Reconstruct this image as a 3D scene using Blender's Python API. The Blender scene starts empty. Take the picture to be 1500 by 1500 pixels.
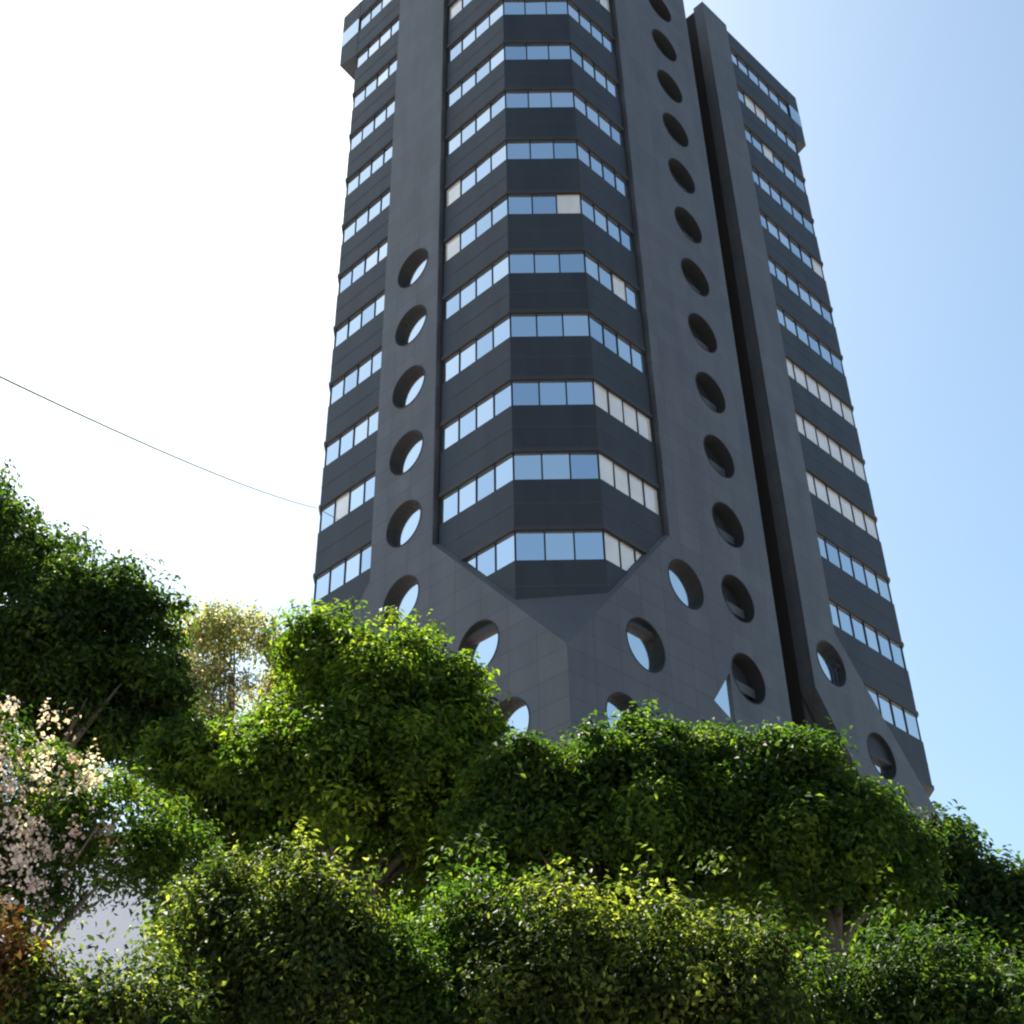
import bpy, bmesh, math, random
import numpy as np
from mathutils import Vector, Matrix
from mathutils.geometry import tessellate_polygon

random.seed(7); rng = np.random.default_rng(11)
scene = bpy.context.scene
col = scene.collection
R = math.radians

# ------------------------------------------------------------------ camera
F_PX, PITCH, ROLL = 2008.8, R(35.8), R(-1.17)
cam_d = bpy.data.cameras.new('camera'); cam = bpy.data.objects.new('camera', cam_d); col.objects.link(cam)
cam_d.sensor_width = 36.0; cam_d.lens = 36.0*F_PX/1500.0; cam_d.clip_end = 5000; cam_d.clip_start = 0.1
cam.location = (0, 0, 1.6)
_fw = Vector((0, math.cos(PITCH), math.sin(PITCH))); _up = Vector((0, -math.sin(PITCH), math.cos(PITCH))); _rt = Vector((1, 0, 0))
_r2 = _rt*math.cos(ROLL) + _up*math.sin(ROLL)
_u2 = _up*math.cos(ROLL) - _rt*math.sin(ROLL)
m = Matrix((( _r2.x, _u2.x, -_fw.x), (_r2.y, _u2.y, -_fw.y), (_r2.z, _u2.z, -_fw.z)))
cam.rotation_euler = m.to_euler()
scene.camera = cam

# ------------------------------------------------------------------ sky, sun, exposure
SUN_AZ, SUN_EL = R(-36), R(55)          # azimuth from +Y, negative = left
world = bpy.data.worlds.new('World'); scene.world = world; world.use_nodes = True
wn = world.node_tree; wn.nodes.clear()
sky = wn.nodes.new('ShaderNodeTexSky'); sky.sky_type = 'NISHITA'; sky.sun_disc = False
sky.sun_elevation = SUN_EL; sky.sun_rotation = SUN_AZ
sky.altitude = 20; sky.air_density = 1.0; sky.dust_density = 1.6; sky.ozone_density = .4
bg = wn.nodes.new('ShaderNodeBackground'); bg.inputs['Strength'].default_value = 0.056
wo = wn.nodes.new('ShaderNodeOutputWorld')
wb = wn.nodes.new('ShaderNodeMix'); wb.data_type = 'RGBA'; wb.blend_type = 'MULTIPLY'; wb.inputs['Factor'].default_value = 1; wb.inputs['B'].default_value = (.93, 1.04, .98, 1)   # white balance of the whole sky
wn.links.new(sky.outputs[0], wb.inputs['A']); wn.links.new(wb.outputs['Result'], bg.inputs[0]); wn.links.new(bg.outputs[0], wo.inputs[0])
sun_d = bpy.data.lights.new('sun', 'SUN'); sun_d.energy = 5.0; sun_d.angle = R(0.6); sun_d.color = (1.0, .95, .86)
sun = bpy.data.objects.new('sun', sun_d); col.objects.link(sun)
sd = Vector((math.sin(SUN_AZ)*math.cos(SUN_EL), math.cos(SUN_AZ)*math.cos(SUN_EL), math.sin(SUN_EL)))
sun.rotation_euler = sd.to_track_quat('Z', 'Y').to_euler(); sun.location = (-20, 10, 60)
vs = scene.view_settings; vs.view_transform = 'Standard'; vs.look = 'None'; vs.gamma = 1.0; vs.use_curve_mapping = False
vs.exposure = 2.0
scene.render.resolution_x = scene.render.resolution_y = 1024
scene.render.engine = 'CYCLES'
scene.cycles.filter_width = 2.2

# ------------------------------------------------------------------ helpers
def at(px, py, Y):
    """world point at depth Y (metres ahead of the camera) for a direction of view"""
    dx, dy = px-750.0, 750.0-py
    d = _fw + (_r2*dx + _u2*dy)/F_PX
    return Vector((0, 0, 1.6)) + d*(Y/d.y)

def tag(o, label=None, cat=None, group=None, kind=None):
    if label: o['label'] = label
    if cat: o['category'] = cat
    if group: o['group'] = group
    if kind: o['kind'] = kind
    return o

def empty(name, loc, rz=0.0):
    o = bpy.data.objects.new(name, None); col.objects.link(o); o.location = loc; o.rotation_euler = (0, 0, rz); o.empty_display_size = .3
    return o

def mesh_obj(name, verts, faces, mat, parent=None, smooth=False):
    me = bpy.data.meshes.new(name); me.from_pydata([tuple(v) for v in verts], [], faces); me.update()
    if mat: me.materials.append(mat)
    if smooth: me.polygons.foreach_set('use_smooth', [True]*len(me.polygons))
    o = bpy.data.objects.new(name, me); col.objects.link(o)
    if parent: o.parent = parent
    return o

class MB:
    def __init__(s): s.v = []; s.f = []
    def add(s, vs, fs):
        n = len(s.v); s.v += [tuple(v) for v in vs]; s.f += [tuple(i+n for i in f) for f in fs]
    def prism(s, poly, z0, z1):            # closed plan polygon, ccw
        n = len(poly)
        vs = [(p[0], p[1], z0) for p in poly] + [(p[0], p[1], z1) for p in poly]
        fs = [tuple(range(n-1, -1, -1)), tuple(range(n, 2*n))] + [(i, (i+1) % n, n+(i+1) % n, n+i) for i in range(n)]
        s.add(vs, fs)
    def box(s, a, b):
        s.prism([(a[0], a[1]), (b[0], a[1]), (b[0], b[1]), (a[0], b[1])], a[2], b[2])
    def tube(s, pts, rad, n=8):
        pts = [Vector(p) for p in pts]; base = len(s.v); k = len(pts)
        for i, p in enumerate(pts):
            t = (pts[min(i+1, k-1)] - pts[max(i-1, 0)]).normalized()
            a = t.cross(Vector((.31, .9, .29))).normalized(); b = t.cross(a)
            r = rad[i] if isinstance(rad, (list, tuple)) else rad
            for j in range(n):
                q = p + a*(r*math.cos(2*math.pi*j/n)) + b*(r*math.sin(2*math.pi*j/n)); s.v.append(tuple(q))
        for i in range(k-1):
            for j in range(n):
                s.f.append((base+i*n+j, base+i*n+(j+1) % n, base+(i+1)*n+(j+1) % n, base+(i+1)*n+j))
        s.f.append(tuple(base+j for j in range(n-1, -1, -1))); s.f.append(tuple(base+(k-1)*n+j for j in range(n)))
    def build(s, name, mat, parent=None, smooth=False):
        return mesh_obj(name, s.v, s.f, mat, parent, smooth)

# ------------------------------------------------------------------ materials
def new_mat(name):
    mt = bpy.data.materials.new(name); mt.use_nodes = True; nt = mt.node_tree
    return mt, nt, nt.nodes['Principled BSDF'], nt.nodes, nt.links

def cladding(name, c1, c2, rough=.5, panel=True, spec=.4):
    mt, nt, bs, N, L = new_mat(name)
    tc = N.new('ShaderNodeTexCoord'); sp = N.new('ShaderNodeSeparateXYZ'); L.new(tc.outputs['Object'], sp.inputs[0])
    sub = N.new('ShaderNodeMath'); sub.operation = 'SUBTRACT'; L.new(sp.outputs[0], sub.inputs[0]); L.new(sp.outputs[1], sub.inputs[1])
    cb = N.new('ShaderNodeCombineXYZ'); L.new(sub.outputs[0], cb.inputs[0]); L.new(sp.outputs[2], cb.inputs[1])
    no = N.new('ShaderNodeTexNoise'); no.inputs['Scale'].default_value = .55; no.inputs['Detail'].default_value = 8; no.inputs['Roughness'].default_value = .65
    mp = N.new('ShaderNodeMapping'); mp.inputs['Scale'].default_value = (1.6, 1.6, .35); L.new(tc.outputs['Object'], mp.inputs[0]); L.new(mp.outputs[0], no.inputs['Vector'])
    mix = N.new('ShaderNodeMix'); mix.data_type = 'RGBA'; mix.inputs['A'].default_value = (*c1, 1); mix.inputs['B'].default_value = (*c2, 1)
    rp = N.new('ShaderNodeMapRange'); rp.inputs[1].default_value = .3; rp.inputs[2].default_value = .7; L.new(no.outputs[0], rp.inputs[0]); L.new(rp.outputs[0], mix.inputs['Factor'])
    if panel:
        br = N.new('ShaderNodeTexBrick'); L.new(cb.outputs[0], br.inputs['Vector']); br.inputs['Scale'].default_value = 1.0
        br.inputs['Brick Width'].default_value = 1.2; br.inputs['Row Height'].default_value = .8; br.inputs['Mortar Size'].default_value = .012
        br.inputs['Color1'].default_value = (.9, .9, .9, 1); br.inputs['Color2'].default_value = (1.08, 1.08, 1.08, 1); br.inputs['Mortar'].default_value = (.5, .5, .5, 1); br.offset = 0
        mu = N.new('ShaderNodeMix'); mu.data_type = 'RGBA'; mu.blend_type = 'MULTIPLY'; mu.inputs['Factor'].default_value = 1
        L.new(mix.outputs['Result'], mu.inputs['A']); L.new(br.outputs['Color'], mu.inputs['B']); L.new(mu.outputs['Result'], bs.inputs['Base Color'])
    else:
        L.new(mix.outputs['Result'], bs.inputs['Base Color'])
    bs.inputs['Roughness'].default_value = rough; bs.inputs['Specular IOR Level'].default_value = spec
    bp = N.new('ShaderNodeBump'); bp.inputs['Strength'].default_value = .12; bp.inputs['Distance'].default_value = .02
    n2 = N.new('ShaderNodeTexNoise'); n2.inputs['Scale'].default_value = 18; n2.inputs['Detail'].default_value = 4; L.new(tc.outputs['Object'], n2.inputs['Vector'])
    L.new(n2.outputs[0], bp.inputs['Height']); L.new(bp.outputs[0], bs.inputs['Normal'])
    return mt

def glass(name, colr, rough=.04, metal=1.0):
    mt, nt, bs, N, L = new_mat(name)
    bs.inputs['Base Color'].default_value = (*colr, 1); bs.inputs['Metallic'].default_value = metal; bs.inputs['Roughness'].default_value = rough
    tc = N.new('ShaderNodeTexCoord'); no = N.new('ShaderNodeTexNoise'); no.inputs['Scale'].default_value = .9; no.inputs['Detail'].default_value = 2
    L.new(tc.outputs['Object'], no.inputs['Vector']); bp = N.new('ShaderNodeBump'); bp.inputs['Strength'].default_value = .05; bp.inputs['Distance'].default_value = .05
    L.new(no.outputs[0], bp.inputs['Height']); L.new(bp.outputs[0], bs.inputs['Normal'])
    return mt

def plain(name, c, rough=.6, var=.25, scale=6.0):
    mt, nt, bs, N, L = new_mat(name)
    tc = N.new('ShaderNodeTexCoord'); no = N.new('ShaderNodeTexNoise'); no.inputs['Scale'].default_value = scale; no.inputs['Detail'].default_value = 6
    L.new(tc.outputs['Object'], no.inputs['Vector'])
    mix = N.new('ShaderNodeMix'); mix.data_type = 'RGBA'; mix.inputs['A'].default_value = (*[x*(1-var) for x in c], 1); mix.inputs['B'].default_value = (*[min(1, x*(1+var)) for x in c], 1)
    L.new(no.outputs[0], mix.inputs['Factor']); L.new(mix.outputs['Result'], bs.inputs['Base Color']); bs.inputs['Roughness'].default_value = rough
    bp = N.new('ShaderNodeBump'); bp.inputs['Strength'].default_value = .3; bp.inputs['Distance'].default_value = .02; L.new(no.outputs[0], bp.inputs['Height']); L.new(bp.outputs[0], bs.inputs['Normal'])
    return mt

def leaf_mat(name, stops, trans=.45, rough=.62, tboost=1.6):
    mt = bpy.data.materials.new(name); mt.use_nodes = True; nt = mt.node_tree; N, L = nt.nodes, nt.links; N.clear()
    out = N.new('ShaderNodeOutputMaterial'); a = N.new('ShaderNodeAttribute'); a.attribute_name = 'tint'
    rp = N.new('ShaderNodeValToRGB'); el = rp.color_ramp.elements
    for i, (pos, c) in enumerate(stops):
        e = el[i] if i < 2 else el.new(pos)
        e.position = pos; e.color = (*c, 1)
    L.new(a.outputs['Fac'], rp.inputs[0])
    bs = N.new('ShaderNodeBsdfPrincipled'); bs.inputs['Roughness'].default_value = rough; bs.inputs['Specular IOR Level'].default_value = .22
    L.new(rp.outputs[0], bs.inputs['Base Color'])
    tr = N.new('ShaderNodeBsdfTranslucent'); mu = N.new('ShaderNodeMix'); mu.data_type = 'RGBA'; mu.blend_type = 'MULTIPLY'; mu.inputs['Factor'].default_value = 1
    L.new(rp.outputs[0], mu.inputs['A']); mu.inputs['B'].default_value = (tboost*1.15, tboost*1.25, tboost*.6, 1); L.new(mu.outputs['Result'], tr.inputs[0])
    mx = N.new('ShaderNodeMixShader'); mx.inputs[0].default_value = trans
    L.new(bs.outputs[0], mx.inputs[1]); L.new(tr.outputs[0], mx.inputs[2]); L.new(mx.outputs[0], out.inputs[0])
    return mt

M = {}
M['clad'] = cladding('dark_cladding', (.050, .052, .060), (.074, .076, .086))
M['span'] = cladding('spandrel_metal', (.014, .017, .022), (.026, .029, .036), rough=.5, panel=False, spec=.3)
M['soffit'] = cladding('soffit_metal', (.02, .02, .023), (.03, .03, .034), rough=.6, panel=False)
M['ledge'] = cladding('ledge_cladding', (.055, .057, .065), (.075, .078, .086), panel=False)
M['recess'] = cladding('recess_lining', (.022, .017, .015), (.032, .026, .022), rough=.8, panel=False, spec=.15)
M['frame'] = plain('window_frame_metal', (.02, .022, .026), .4, .1)
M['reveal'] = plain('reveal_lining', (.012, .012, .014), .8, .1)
M['g1'] = glass('mirror_glass', (.78, .83, .86))
M['g2'] = glass('mirror_glass_pale', (.90, .91, .90))
M['g3'] = glass('mirror_glass_deep', (.66, .73, .78))
def warm_refl_mat():  # warm reflection painted into the panes as a cream base colour
    mt, nt, bs, N, L = new_mat('glass_warm_reflection')
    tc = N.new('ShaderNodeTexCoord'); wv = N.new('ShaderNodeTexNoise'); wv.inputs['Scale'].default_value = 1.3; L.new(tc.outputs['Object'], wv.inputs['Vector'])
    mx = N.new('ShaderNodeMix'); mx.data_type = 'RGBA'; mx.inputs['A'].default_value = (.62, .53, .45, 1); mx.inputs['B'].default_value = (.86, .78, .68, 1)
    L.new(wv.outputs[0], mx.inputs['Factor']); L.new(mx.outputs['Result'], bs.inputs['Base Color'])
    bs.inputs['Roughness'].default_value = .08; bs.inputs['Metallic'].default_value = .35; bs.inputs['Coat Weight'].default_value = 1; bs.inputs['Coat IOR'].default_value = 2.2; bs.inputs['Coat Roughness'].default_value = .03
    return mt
M['warm_refl'] = warm_refl_mat()
M['gr'] = glass('round_window_glass', (.93, .94, .92), .08)
M['ground'] = plain('pavement', (.22, .21, .20), .9, .2, 3)
M['bark'] = plain('bark', (.055, .042, .032), .9, .4, 14)
M['twig'] = plain('pale_twig', (.16, .11, .085), .9, .3, 14)
M['house'] = plain('pale_render', (.78, .74, .80), .8, .04, 2)
M['roof'] = plain('terracotta', (.30, .13, .07), .8, .3, 5)
M['white'] = plain('white_trim', (.80, .79, .80), .6, .04, 3)
M['hglass'] = glass('house_glass', (.35, .38, .42), .05)
M['wood'] = plain('pole_wood', (.10, .075, .055), .9, .3, 10)
M['wire'] = plain('wire_sheath', (.05, .05, .055), .6, .1)

# ------------------------------------------------------------------ ground
ground = mesh_obj('ground', [(-400, -200, 0), (400, -200, 0), (400, 600, 0), (-400, 600, 0)], [(0, 1, 2, 3)], M['ground'])
tag(ground, kind='structure')

# ------------------------------------------------------------------ tower
# tower axes: x runs along the right front, y along the left front; the square base corner is the origin
TP, TA = (1.517, 34.355, 0), R(45.69)
tower = empty('office_tower', TP, TA)
tag(tower, 'tall dark grey tower with ribbon windows, round windows and a cut corner', 'tower')
G_L, P_L, E_L, S_L = 5.947, 9.245, 12.82, 14.2          # left front: groove, pier end, bay end, square corner
G_R, Q1, Q2, Q3, E_R, S_R = 5.461, 11.39, 13.27, 15.34, 21.03, 22.05
CH = 2.215; REC = .18; GD = .07                           # corner cut, bay set-back, glass depth behind the spandrels
ZW, FH, WH, NF = 26.80, 3.2, 1.10, 13
ZROOF = 66.8; ZS0, ZS1 = 62.2, 62.6
V_AP = 21.65; V_TOP = 28.1; WT = .62                      # V notch levels, wall thickness

def wall(name, outline, holes, fmap, thick, parent, mat):
    """thick plate: outline and holes in 2-d (u, z); fmap(u, d, z) -> tower point, d = depth behind the face"""
    loops = [outline] + holes
    flat = [p for l in loops for p in l]; n = len(flat)
    tris = tessellate_polygon([[Vector((p[0], p[1], 0)) for p in l] for l in loops])
    vs = [fmap(p[0], 0, p[1]) for p in flat] + [fmap(p[0], thick, p[1]) for p in flat]
    fs = [tuple(t) for t in tris] + [tuple(i+n for i in reversed(t)) for t in tris]
    b = 0
    for l in loops:
        k = len(l)
        for i in range(k): fs.append((b+i, b+(i+1) % k, n+b+(i+1) % k, n+b+i))
        b += k
    o = mesh_obj(name, vs, fs, mat, parent)
    bm = bmesh.new(); bm.from_mesh(o.data); bmesh.ops.recalc_face_normals(bm, faces=bm.faces[:]); bm.to_mesh(o.data); bm.free()
    return o

def circ(u, z, r, n=40): return [(u+r*math.cos(2*math.pi*i/n), z+r*math.sin(2*math.pi*i/n)) for i in range(n)]
fL = lambda u, d, z: (d, d if u == 0 else u, z)      # mitred at the square corner
fR = lambda u, d, z: (d+.001 if u == 0 else u, d, z)
CR = .93
left_round = [(7.5, 26.55+3.2*i) for i in range(6)] + [(3.72, 23.1), (2.5, 19.9), (1.35, 16.7), (7.5, 23.3), (11.4, 22.9)]
right_round_glass = [(6.1, 26.4), (3.66, 23.08), (2.46, 20.0), (1.35, 16.7)]
right_open = [(9.08, 23.95+3.17*i) for i in range(13)]
far_round = [(14.69, 26.7), (17.17, 23.75), (19.4, 20.8)]
tri_win = [(6.95, 22.35), (8.0, 21.85), (8.0, 23.75)]

slopeL = (V_TOP-V_AP)/G_L
lw = [(.0, 0), (S_L, 0), (S_L, 22.75), (P_L, V_TOP), (P_L, ZROOF), (G_L, ZROOF), (G_L, V_TOP), (0, V_AP)]
wl = wall('wall', lw, [circ(u, z, CR) for u, z in left_round], fL, WT, tower, M['clad'])
FV = 28.3
rw = [(0, 0), (Q1, 0), (Q1, ZROOF), (G_R, ZROOF), (G_R, V_TOP), (0, V_AP)]
# the far half leans out over a splayed foot
wr = wall('wall', rw,
          [circ(u, z, CR) for u, z in right_round_glass+right_open] + [tri_win], fR, WT, tower, M['clad'])
fw_ = [(17.2, 0), (S_R, 0), (S_R, 20.95), (Q3, FV), (Q3, ZROOF), (Q2, ZROOF), (Q2, 25.2), (15.4, 22.3), (17.2, 19.6)]
wf = wall('wall', fw_, [circ(u, z, CR) for u, z in far_round], fR, WT, tower, M['clad'])
# sloped cut faces of the V notches
def tri_plate(name, a, b, c, mat, th=.12):
    a, b, c = Vector(a), Vector(b), Vector(c); nrm = (b-a).cross(c-a).normalized()*th
    o = mesh_obj(name, [a, b, c, a-nrm, b-nrm, c-nrm], [(0, 1, 2), (5, 4, 3), (0, 3, 4, 1), (1, 4, 5, 2), (2, 5, 3, 0)], mat, tower); return o
tri_plate('notch_slope', (.01, .01, V_AP), (G_R, .03, V_TOP), (.03, G_L, V_TOP), M['ledge'])
tri_plate('notch_slope', (.01, S_L, 22.75), (.02, P_L, V_TOP), (5, S_L, V_TOP), M['ledge'])
tri_plate('notch_slope', (S_R, .01, 20.95), (S_R, 6, FV), (Q3, .02, FV), M['ledge'])

# solid core behind the skins
def core_poly(o):
    return [(CH+o, o), (Q1-.1, o), (Q1-.1, 3.2), (Q2+.1, 3.2), (Q2+.1, o), (E_R-.15, o), (S_R-.4, 2.2), (S_R-.4, S_L-.4), (2.4, S_L-.4), (o, E_L-.15), (o, CH+o)]
cb_ = MB(); cb_.prism(core_poly(.66), 0, ZROOF-.6); cb_.build('core', M['soffit'], tower)
# recess lining: both side walls and the back
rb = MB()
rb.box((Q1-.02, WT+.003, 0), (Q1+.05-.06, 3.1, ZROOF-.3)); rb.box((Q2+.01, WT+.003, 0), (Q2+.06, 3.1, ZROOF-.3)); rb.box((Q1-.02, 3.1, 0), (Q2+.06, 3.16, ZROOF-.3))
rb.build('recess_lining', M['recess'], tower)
# rear and side walls, roof slab
bk = MB(); bk.box((S_R-.35, 2.4, 0), (S_R-.02, S_L, ZROOF)); bk.build('wall', M['clad'], tower)
bk = MB(); bk.box((2.4, S_L-.35, 0), (S_R-.36, S_L-.02, ZROOF)); bk.build('wall', M['clad'], tower)
rf = MB(); rf.prism([(.7, .7), (Q1-.2, .7), (Q1-.2, 3.3), (Q2+.2, 3.3), (Q2+.2, .7), (S_R-.5, .7), (S_R-.5, S_L-.5), (.7, S_L-.5)], ZROOF-.55, ZROOF-.25); rf.build('roof', M['soffit'], tower)

# bays ------------------------------------------------------------------
def facet_pts(kind, d):
    """end points of a bay facet at set-back d behind the front plane (mitred at the cut corner)"""
    k = (d-REC)
    if kind == 'near_left':
        return (d, G_L-.14), (d, CH+REC+k*math.sqrt(2)-d)
    if kind == 'near_cut':
        q = CH+REC+k*math.sqrt(2)-d; return (d, q), (q, d)
    if kind == 'near_right':
        return (CH+REC+k*math.sqrt(2)-d, d), (G_R-.14, d)
    if kind == 'far_left':
        return (d, E_L-k*.41), (d, P_L+.02)
    if kind == 'far_right':
        return (Q3+.02, d), (E_R-k*.41, d)
    if kind == 'left_end':      # far left cut corner
        return (REC+ (S_L-E_L)*1.0 + k*.41, S_L-.02-k), (d, E_L-k*.41)
    if kind == 'right_end':
        return (E_R-k*.41, d), (S_R-.02-k, REC+(S_R-E_R)+k*.41)
FACETS = [('near_left', 4), ('near_cut', 3), ('near_right', 4), ('far_left', 4), ('far_right', 6), ('left_end', 2), ('right_end', 2)]
def slab(kind, d0, d1, z0, z1):
    a, b = facet_pts(kind, d0); a2, b2 = facet_pts(kind, d1)
    mb = MB(); mb.prism([a, b, b2, a2], z0, z1); return mb
GSEL = ['g1', 'g1', 'g2', 'g3']
for kind, npane in FACETS:
    for k in range(-1, NF):
        zt = ZW+FH*k                       # top of the light band of this floor
        s0 = zt+.06; s1 = zt-WH+FH         # spandrel above it
        if k == NF-1: s1 = ZROOF
        sb = slab(kind, REC, REC+.5, s0, s1)
        so = sb.build('spandrel', M['span'], tower)
        # drip edge under the spandrel, a little proud
        lip = slab(kind, REC-.05, REC+.3, s0-.002, s0+.16).build('drip_edge', M['soffit'], so)
        if k < NF-1: slab(kind, REC-.006, REC+.2, s0+1.02, s0+1.10).build('groove_shade', M['soffit'], so)  # thin flat strip, its dark colour stands in for a groove's shadow
        if k < 0: continue
        # window: frame with head, sill and mullions, and its panes
        g0, g1 = zt-WH-.44, zt+.09
        gd = REC+GD
        a, b = facet_pts(kind, gd); a = Vector((*a, 0)); b = Vector((*b, 0)); L_ = (b-a).length; t = (b-a)/L_; nrm = Vector((t.y, -t.x, 0))
        fm = MB()
        def strip(u0, u1, z0, z1, out, back):
            p = [a+t*u0+nrm*out, a+t*u1+nrm*out, a+t*u1-nrm*back, a+t*u0-nrm*back]
            fm.prism([(q.x, q.y) for q in p], z0, z1)
        strip(0, L_, g1-.07, g1-.01, .045, .05); strip(0, L_, g0, g0+.36, .045, .05)
        for i in range(npane+1):
            u = L_*i/npane; w = .013
            strip(max(0, u-w), min(L_, u+w), g0+.361, g1-.071, .04, .05)
        wo_ = fm.build('window', M['frame'], tower)
        for i in range(npane):
            u0, u1 = L_*i/npane+.028, L_*(i+1)/npane-.028
            dz = rng.normal(0, .004); dv = rng.normal(0, .003)
            p = [a+t*u0+nrm*dv, a+t*u1-nrm*dv]
            vs = [(p[0].x, p[0].y, g0+.34), (p[1].x, p[1].y, g0+.34), (p[1].x+nrm.x*dz, p[1].y+nrm.y*dz, g1-.05), (p[0].x+nrm.x*dz, p[0].y+nrm.y*dz, g1-.05)]
            vs += [(v[0]-nrm.x*.02, v[1]-nrm.y*.02, v[2]) for v in vs]
            mesh_obj('pane', vs, [(0, 1, 2, 3), (7, 6, 5, 4), (0, 4, 5, 1), (1, 5, 6, 2), (2, 6, 7, 3), (3, 7, 4, 0)], M['warm_refl' if (kind == 'near_right' and k < 3 or kind == 'far_right' and 3 <= k < 6 and rng.random() < .85 or rng.random() < .05) else GSEL[int(rng.integers(0, 4))]], wo_)
# square heads that close the cut corners at the top, with sloping undersides
def head(cx, cy, ax, ay, cl):
    """corner (cx,cy), unit steps ax along x and ay along y back into the building"""
    A = (cx+ax*cl, cy); B = (cx, cy+ay*cl); C = (cx, cy); I = (cx+ax*cl, cy+ay*cl)
    vs = [(*A, ZS0), (*B, ZS0), (*C, ZS1), (*A, ZROOF+.001), (*B, ZROOF+.001), (*C, ZROOF+.001)]
    o = mesh_obj('corner_head', vs, [(0, 1, 2), (3, 5, 4), (0, 2, 5, 3), (2, 1, 4, 5), (1, 0, 3, 4)], M['span'], tower)
    bm = bmesh.new(); bm.from_mesh(o.data); bmesh.ops.recalc_face_normals(bm, faces=bm.faces[:]); bm.to_mesh(o.data); bm.free()
    zt = ZW+FH*(NF-1)
    for P_, D in ((C, A), (C, B)):
        p, q = Vector((*P_, 0)), Vector((*D, 0)); t = (q-p).normalized(); n = Vector((t.y, -t.x, 0))
        mid = Vector((*I, 0))
        if n.dot(p-mid) < 0: n = -n
        p = p+n*.006; vs = []
        for e in (n*.01, -n*.004):
            vs += [tuple((p+e)+Vector((0, 0, zt-WH))), tuple(q+n*.006+e+Vector((0, 0, zt-WH))), tuple(q+n*.006+e+Vector((0, 0, zt+.1))), tuple(p+e+Vector((0, 0, zt+.1)))]
        mesh_obj('pane', vs, [(0, 1, 2, 3), (7, 6, 5, 4), (0, 4, 5, 1), (1, 5, 6, 2), (2, 6, 7, 3), (3, 7, 4, 0)], M['g3'], o)
head(REC-.01, REC-.01, 1, 1, CH); head(REC-.01, S_L, 1, -1, S_L-E_L); head(S_R, REC-.01, -1, 1, S_R-E_R)

# round windows ----------------------------------------------------------
def disc(name, f, u, z, r, d, th, mat, parent, n=40):
    c = circ(u, z, r, n)
    return mesh_obj(name, [f(p[0], d, p[1]) for p in c] + [f(p[0], d+th, p[1]) for p in c],
                    [tuple(range(n)), tuple(range(2*n-1, n-1, -1))] + [(i, n+i, n+(i+1) % n, (i+1) % n) for i in range(n)], mat, parent)
def ring(name, f, u, z, r0, r1, d0, d1, mat, parent, n=40):
    vs = []; fs = []
    for i in range(n):
        cs, sn = math.cos(2*math.pi*i/n), math.sin(2*math.pi*i/n)
        vs += [f(u+r0*cs, d0, z+r0*sn), f(u+r1*cs, d0, z+r1*sn), f(u+r1*cs, d1, z+r1*sn), f(u+r0*cs, d1, z+r0*sn)]
    for i in range(n):
        a, b = 4*i, 4*((i+1) % n)
        for j in range(4): fs.append((a+j, b+j, b+(j+1) % 4, a+(j+1) % 4))
    return mesh_obj(name, vs, fs, mat, parent)
for f, lst in ((fL, left_round), (fR, right_round_glass), (fR, far_round)):
    for u, z in lst:
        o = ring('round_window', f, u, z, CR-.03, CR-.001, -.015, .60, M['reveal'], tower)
        disc('pane', f, u, z, CR-.04, .32, .03, M['gr'], o)
for u, z in right_open:                                  # open round holes to the stair landings
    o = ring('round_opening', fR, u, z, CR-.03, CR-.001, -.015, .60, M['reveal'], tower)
    disc('landing_wall', fR, u, z, CR-.04, .58, .03, M['span'], o)
    b = MB(); b.box((u-.86, .40, z-.32), (u+.86, .46, z+.05)); b.build('balustrade', M['clad'], o)
o = wall('triangular_window', [(7.62, 22.6), (7.66, 22.58), (7.70, 22.7)], [], lambda u, d, z: (u, d+.5, z), .05, tower, M['frame'])
wall('pane', tri_win, [], lambda u, d, z: (u, d+.09, z), .03, o, M['gr'])

# ------------------------------------------------------------------ pale house seen through the leaves
hp = at(150, 1500, 26); hx = hp.x
house = empty('house', (hx, 26, 0)); tag(house, 'pale lilac rendered house glimpsed through a gap in the left trees', 'house')
hw = MB(); hw.box((-4.5, 0, 0), (1.7, 7, 12.4)); hw.build('wall', M['house'], house)
hr = MB(); hr.add([(-4.9, -.4, 12.4), (2.1, -.4, 12.4), (2.1, 7.4, 12.4), (-4.9, 7.4, 12.4), (-2.5, 3.5, 13.4), (-.2, 3.5, 13.4)], [(0, 1, 5, 4), (1, 2, 5), (2, 3, 4, 5), (3, 0, 4), (3, 2, 1, 0)]); hr.build('roof', M['roof'], house)
for wx in (-4.1,):
    for wz in (4.2, 7.2, 10.2):
        w_ = MB(); w_.box((wx, -.04, wz), (wx+1.1, .02, wz+1.5)); wo_ = w_.build('window', M['white'], house)
        g_ = MB(); g_.box((wx+.08, -.055, wz+.08), (wx+1.02, -.041, wz+1.42)); g_.build('pane', M['hglass'], wo_)

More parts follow.
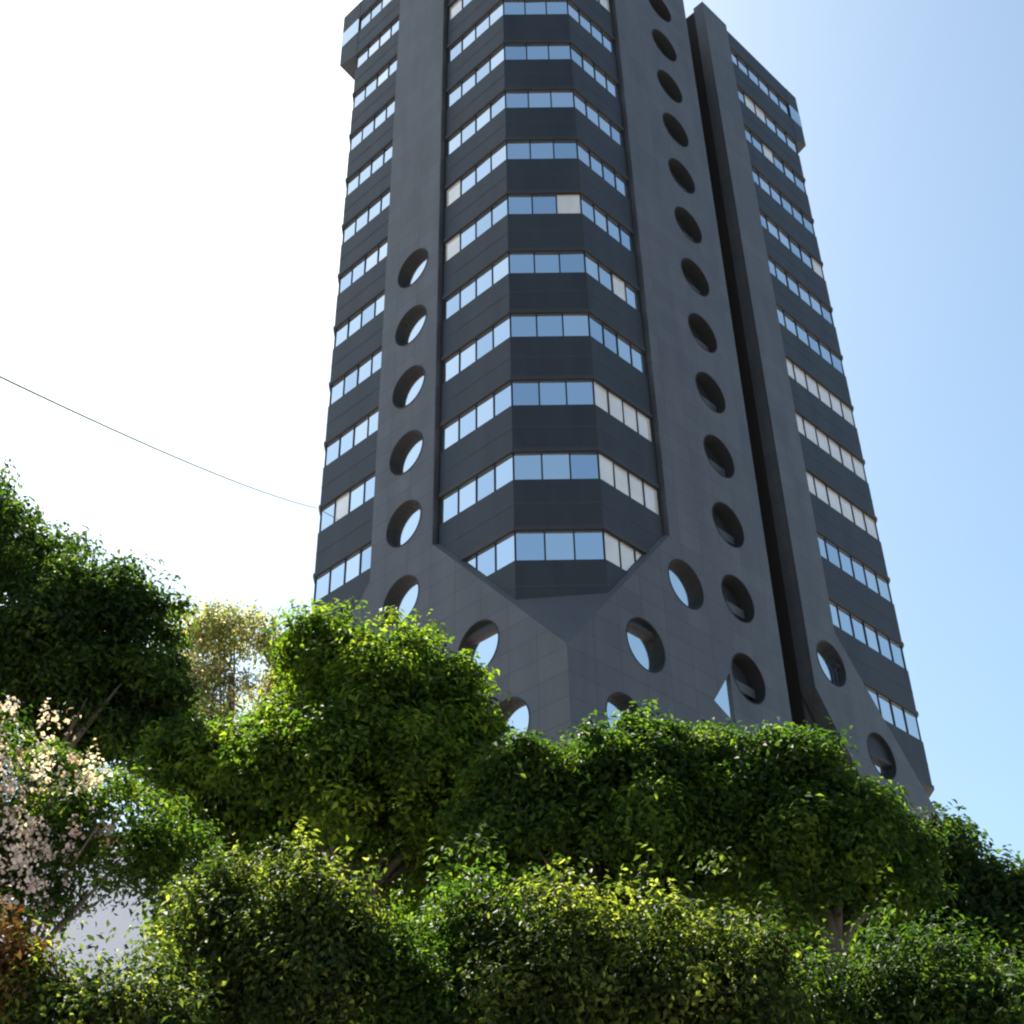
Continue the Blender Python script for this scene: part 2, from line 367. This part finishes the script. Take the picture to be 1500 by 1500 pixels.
# ------------------------------------------------------------------ trees
def leaf_mesh(name, pos, nrm, size, tint, mat, parent, aspect=.5):
    n = len(pos)
    nrm = nrm/np.linalg.norm(nrm, axis=1, keepdims=True)
    rv = rng.normal(size=(n, 3)); tdir = np.cross(nrm, rv); tdir /= np.linalg.norm(tdir, axis=1, keepdims=True)
    # leaves hang a little: tip lower than the stalk
    tdir[:, 2] -= .25; tdir /= np.linalg.norm(tdir, axis=1, keepdims=True)
    side = np.cross(nrm, tdir); side /= np.linalg.norm(side, axis=1, keepdims=True)
    s = size[:, None]
    fold = nrm*s*.10
    v = np.empty((n, 4, 3), np.float32)
    v[:, 0] = pos; v[:, 1] = pos+tdir*s*.45+side*s*aspect*.5+fold; v[:, 2] = pos+tdir*s-nrm*s*.12; v[:, 3] = pos+tdir*s*.45-side*s*aspect*.5+fold
    me = bpy.data.meshes.new(name); me.vertices.add(4*n); me.vertices.foreach_set('co', v.ravel())
    idx = np.arange(n)[:, None]*4; tri = np.concatenate([idx+np.array([[0, 1, 2]]), idx+np.array([[0, 2, 3]])], 1).ravel()
    me.loops.add(6*n); me.loops.foreach_set('vertex_index', tri.astype(np.int32))
    me.polygons.add(2*n); me.polygons.foreach_set('loop_start', np.arange(0, 6*n, 3, dtype=np.int32))
    at_ = me.attributes.new('tint', 'FLOAT', 'FACE'); at_.data.foreach_set('value', np.repeat(tint, 2).astype(np.float32))
    me.materials.append(mat); me.update(calc_edges=True); me.validate()
    o = bpy.data.objects.new(name, me); col.objects.link(o); o.parent = parent
    return o

def crown_points(lobes, n_clump, per, clump_r, shell=.75, up=.5, jit=.06):
    """lobes: list of (centre, radii). clumps sit mostly near the lobe surface, leaves spread round each clump"""
    vol = np.array([r[0]*r[1]*r[2] for _, r in lobes])**(2/3); w = vol/vol.sum()
    P, Nn, T = [], [], []
    which = rng.choice(len(lobes), n_clump, p=w)
    for li in which:
        c, r = lobes[li]; d = rng.normal(size=3); d /= np.linalg.norm(d)
        rad = shell+(1-shell)*rng.random()**.7*1.12 if rng.random() < .8 else rng.random()**.5*shell
        cc = np.array(c)+d*np.array(r)*rad+rng.normal(size=3)*np.mean(r)*jit
        shoot = jit > .2 and rng.random() < .35           # upright leafy shoot
        cr = clump_r*(.55+.9*rng.random()); k = int(per*(.5+rng.random()))
        e = rng.normal(size=(k, 3)); e /= np.linalg.norm(e, axis=1, keepdims=True); rr = rng.random(k)**.45
        pp = cc+e*rr[:, None]*cr*(np.array([.55, .55, 1.9]) if shoot else np.array([1.15, 1.15, .8]))
        nn = e*.55+d*.35+np.array([0, 0, up])+rng.normal(0, .45, (k, 3))
        P.append(pp); Nn.append(nn); T.append(np.clip(rng.normal(.46, .17)+rng.normal(0, .17, k), 0, 1))
    return np.concatenate(P), np.concatenate(Nn), np.concatenate(T)

def make_tree(name, label, cat, base, lobes, n_clump, per, clump_r, leaf, mat, trunk_r=.14, group=None, bark='bark', blossom=None, shell=.75, limbs=10, stems=1, up=.5, aspect=.5, knobs=7, jit=.07):
    root = empty(name, base); tag(root, label, cat, group)
    bx, by, _ = base
    lob = [((c[0]-bx, c[1]-by, c[2]), r) for c, r in lobes]
    cen = np.mean([np.array(c) for c, r in lob], axis=0)
    zlow = min(c[2]-r[2] for c, r in lob)
    tk = MB()
    for s in range(stems):
        off = Vector((rng.normal(0, .2), abs(rng.normal(0, .2)), 0)) if stems > 1 else Vector((0, 0, 0))
        top = Vector((cen[0]*.6, cen[1]*.6, cen[2] if stems == 1 else zlow+.15))+off*1.6+Vector((0, .25 if stems > 1 else 0, 0))
        b0 = off; pts = []
        for i in range(9):
            q = i/8; pts.append(b0.lerp(top, q)+Vector((math.sin(q*5+s)*.07, math.cos(q*4+s*2)*.07, 0))*(1 if 0 < i else 0))
        tk.tube(pts, [trunk_r*(1-.62*i/8)*(1.35 if i == 0 else 1) for i in range(9)], 10)
    tk.build('trunk', M[bark], root, True)
    hub0 = Vector((cen[0]*.5, cen[1]*.5, max(zlow*.95, .5)))
    for i in range(limbs):
        c, r = lob[i % len(lob)]
        d = rng.normal(size=3); d /= np.linalg.norm(d); e = Vector(np.array(c)+d*np.array(r)*.8)
        mid = hub0.lerp(e, .5)+Vector((rng.normal(0, .05), rng.normal(0, .05), .10))
        lb = MB(); st = hub0+Vector((0, 0, .3*rng.random()))
        lb.tube([st, st.lerp(mid, .5)+Vector((0, 0, .05)), mid, mid.lerp(e, .6), e], [trunk_r*.34, trunk_r*.27, trunk_r*.20, trunk_r*.12, trunk_r*.04], 6)
        lb.build('limb', M[bark], root, True)
    sub = []                                            # knobbly crown: smaller lobes round each main lobe
    for c, r in lob:
        sub.append((c, tuple(x*.86 for x in r)))
        for _ in range(knobs):
            d = rng.normal(size=3); d[2] += .35; d /= np.linalg.norm(d); q = .26+.22*rng.random()
            sub.append((tuple(np.array(c)+d*np.array(r)*(1-q*.75)), tuple(np.mean(r)*q*np.ones(3))))
    P, Nn, T = crown_points(sub, n_clump, per, clump_r, shell, up, jit)
    sz = leaf*(.65+.7*rng.random(len(P)))
    tag(leaf_mesh('crown', P, Nn, sz, T, mat, root, aspect), kind='stuff')
    if blossom:
        bm_, nb, bs_, bl = blossom
        P, Nn, T = crown_points([((c[0]-bx, c[1]-by, c[2]), r) for c, r in bl], nb, 26, .12, .7, .2, .25)
        tag(leaf_mesh('blossom', P, Nn, bs_*(.7+.6*rng.random(len(P))), T, bm_, root, .85), kind='stuff')
    return root

GREEN = leaf_mat('leaf_mid_green', [(0, (.008, .020, .004)), (1, (.105, .135, .014)), (.5, (.027, .054, .007))], trans=.55, tboost=2.0)
BRIGHT = leaf_mat('leaf_bright_green', [(0, (.010, .025, .004)), (1, (.145, .170, .016)), (.5, (.044, .076, .008))], trans=.55, tboost=2.2)
DARK = leaf_mat('leaf_dark_green', [(0, (.006, .015, .004)), (1, (.080, .110, .013)), (.5, (.018, .038, .006))], trans=.5, tboost=2.0)
OLIVE = leaf_mat('leaf_olive', [(0, (.07, .075, .02)), (1, (.62, .48, .40)), (.5, (.22, .22, .09))], trans=.5, tboost=1.3)
YELLOW = leaf_mat('leaf_yellow_green', [(0, (.008, .016, .004)), (1, (.19, .20, .035)), (.5, (.026, .042, .008))], trans=.5, tboost=1.8)
RUSSET = leaf_mat('leaf_russet', [(0, (.06, .025, .010)), (1, (.20, .10, .03)), (.5, (.11, .05, .016))], trans=.4, tboost=1.1)
PETAL = leaf_mat('petal_pink', [(0, (.40, .25, .24)), (1, (.88, .78, .76)), (.5, (.70, .54, .56))], trans=.45, tboost=.85)

def lobe(px, py, Y, rx, rz, ry=None):
    p = at(px, py, Y); k = p.length/F_PX*1.0           # metres per pixel at that distance
    return ((p.x, p.y, p.z), (rx*k, (ry if ry else (rx+rz)/2)*k, rz*k))
def base_of(px, Y): p = at(px, 1300, Y); return (p.x, p.y, 0)

make_tree('broadleaf_tree', 'tall dense dark green tree rising at the left, beside the overhead cable', 'tree', base_of(40, 14.5),
          [lobe(-60, 850, 14.5, 150, 130), lobe(90, 910, 14.3, 130, 115), lobe(190, 930, 14.6, 75, 95), lobe(20, 980, 14.2, 150, 90), lobe(150, 1020, 14.4, 110, 80), lobe(-120, 760, 14.8, 110, 110), lobe(130, 1085, 14.6, 120, 60), lobe(215, 1060, 14.8, 60, 70)],
          700, 120, .26, .085, DARK, .2, 'garden trees in front of the tower', limbs=14)
make_tree('olive_tree', 'loose pale olive and tan tree behind the dark green tree', 'tree', base_of(340, 19),
          [lobe(335, 975, 19, 95, 85), lobe(290, 1050, 19, 90, 90), lobe(410, 990, 19.2, 60, 75), lobe(280, 950, 19, 50, 60)],
          300, 55, .25, .08, OLIVE, .12, 'garden trees in front of the tower', bark='twig', limbs=16, shell=.6)
make_tree('broadleaf_tree', 'bright green rounded tree below the left round windows of the tower', 'tree', base_of(560, 13),
          [lobe(570, 1040, 13, 130, 115), lobe(480, 990, 13.1, 60, 95), lobe(650, 1060, 12.8, 75, 95), lobe(430, 1130, 13, 110, 95), lobe(560, 1150, 12.7, 150, 95), lobe(300, 1150, 13.3, 110, 80), lobe(400, 1240, 13.6, 120, 70), lobe(590, 1260, 13.4, 120, 70)],
          980, 120, .24, .08, BRIGHT, .17, 'garden trees in front of the tower', limbs=16)
make_tree('clipped_tree', 'clipped dense green tree crown below the corner of the tower', 'tree', base_of(860, 12),
          [lobe(800, 1190, 12, 120, 100), lobe(930, 1175, 11.9, 130, 105), lobe(1040, 1180, 12.1, 110, 100), lobe(730, 1210, 12, 80, 100), lobe(880, 1250, 11.8, 170, 70)],
          820, 130, .21, .07, GREEN, .16, 'clipped trees in a row', limbs=14, shell=.82)
make_tree('clipped_tree', 'clipped dense green tree crown below the dark vertical recess of the tower', 'tree', base_of(1200, 12.2),
          [lobe(1150, 1205, 12.2, 120, 105), lobe(1235, 1240, 12.2, 90, 90), lobe(1180, 1270, 12, 150, 75), lobe(1300, 1280, 12.4, 60, 75)],
          640, 130, .21, .07, GREEN, .16, 'clipped trees in a row', limbs=12, shell=.82)
make_tree('broadleaf_tree', 'low green tree sloping down beyond the right foot of the tower', 'tree', base_of(1430, 13.5),
          [lobe(1390, 1300, 13.5, 75, 80), lobe(1450, 1360, 13.4, 90, 80), lobe(1360, 1380, 13.3, 100, 80), lobe(1520, 1390, 13.6, 80, 75), lobe(1560, 1400, 13.6, 90, 80)],
          520, 120, .22, .075, DARK, .14, 'garden trees in front of the tower', limbs=10)
make_tree('flowering_tree', 'pale pink blossoming tree under the dark green tree', 'tree', base_of(30, 10.5),
          [lobe(10, 1180, 10.5, 110, 120), lobe(160, 1225, 10.8, 105, 85), lobe(240, 1260, 10.9, 60, 60), lobe(30, 1330, 10.5, 75, 60), lobe(-60, 1260, 10.5, 90, 120)],
          370, 60, .2, .06, GREEN, .06, None, bark='twig', blossom=(PETAL, 125, .04, [lobe(45, 1160, 10.2, 85, 95), lobe(5, 1270, 10.2, 70, 70), lobe(340, 1350, 9.0, 30, 50)][:2]), limbs=16, shell=.6)
# tall dark hedge behind the trees, along the foot of the tower
hp_ = [at(x, 1300, 16.5) for x in (430, 1500)]
make_tree('hedge', 'tall dark green hedge behind the trees along the foot of the tower', 'hedge', ((hp_[0].x+hp_[1].x)/2, 16.5, 0),
          [lobe(x, 1370+12*math.sin(x), 16.5, 95, 90) for x in range(330, 1560, 105)] + [lobe(x, 1480, 16.3, 110, 80) for x in range(330, 1560, 120)],
          1250, 85, .30, .09, DARK, .1, None, limbs=24, stems=5, shell=.7, knobs=4)
# undergrowth shrubs: several stems each, from the ground to the lower edge of the clipped crowns
shr = [(250, 9.2, 'feathery yellow green shrub beside the gap to the pale house', YELLOW, [(300, 1390, 70, 80), (270, 1480, 90, 60), (340, 1330, 50, 50)], 190),
       (450, 8.9, 'tall light green shrub with a slim upright stem under the bright rounded tree', YELLOW, [(450, 1350, 70, 90), (420, 1440, 90, 70), (500, 1430, 80, 80)], 330),
       (660, 9.1, 'dark leafy shrub between the light green shrub and the olive speckled shrub', GREEN, [(640, 1420, 100, 80), (600, 1480, 90, 60), (720, 1380, 70, 70)], 330),
       (830, 8.8, 'olive speckled shrub under the clipped crown at the tower corner', YELLOW, [(800, 1400, 100, 90), (880, 1440, 100, 80), (790, 1490, 100, 60)], 380),
       (1060, 8.9, 'sparse dark green shrub under the clipped crown by the recess', YELLOW, [(1020, 1430, 100, 80), (1100, 1470, 90, 70), (960, 1480, 80, 60)], 330),
       (1330, 9.6, 'deep shaded shrub below the low sloping tree', DARK, [(1250, 1470, 110, 70), (1380, 1480, 120, 70), (1480, 1480, 90, 80)], 380),
       (120, 8.4, 'low bright green shrub in front of the gap to the pale house', YELLOW, [(120, 1510, 110, 50), (220, 1500, 80, 50), (60, 1500, 50, 60)], 190),
       (10, 8.4, 'russet brown leafy shrub below the blossoming tree', RUSSET, [(5, 1445, 52, 45), (-50, 1460, 60, 60)], 150)]
for px, Y, lab, mt, lbs, ncl in shr:
    make_tree('shrub', lab, 'shrub', base_of(px, Y), [lobe(a, b, Y, c, d) for a, b, c, d in lbs], ncl, 66, .19, .05, mt, .022, 'undergrowth shrubs', limbs=9, stems=4, shell=.3, knobs=6, jit=.34)

# ------------------------------------------------------------------ overhead cable and its pole
a_ = at(-230, 440, 10.5); b_ = Vector((TP[0], TP[1], 0)) + Matrix.Rotation(TA, 3, 'Z') @ Vector((.1, 12.9, 33.3))
pole = empty('utility_pole', (a_.x, a_.y, 0)); tag(pole, 'brown wooden utility pole carrying the overhead cable', 'pole')
pm = MB(); pm.tube([(0, 0, 0), (0, 0, a_.z*.5), (0, 0, a_.z+.4)], [.15, .13, .10], 12); pm.build('shaft', M['wood'], pole, True)
pm = MB(); pm.box((-.8, -.14, a_.z-.1), (.8, -.10, a_.z)); pm.build('crossarm', M['wood'], pole)
cab = MB(); pts = []
for i in range(41):
    q = i/40; p = a_.lerp(b_, q); p.z -= 4*.3*q*(1-q); pts.append(p)
cab.tube(pts, .014, 6); co = cab.build('cable', M['wire'])
tag(co, 'thin overhead cable sloping across the white sky to the tower', 'cable')
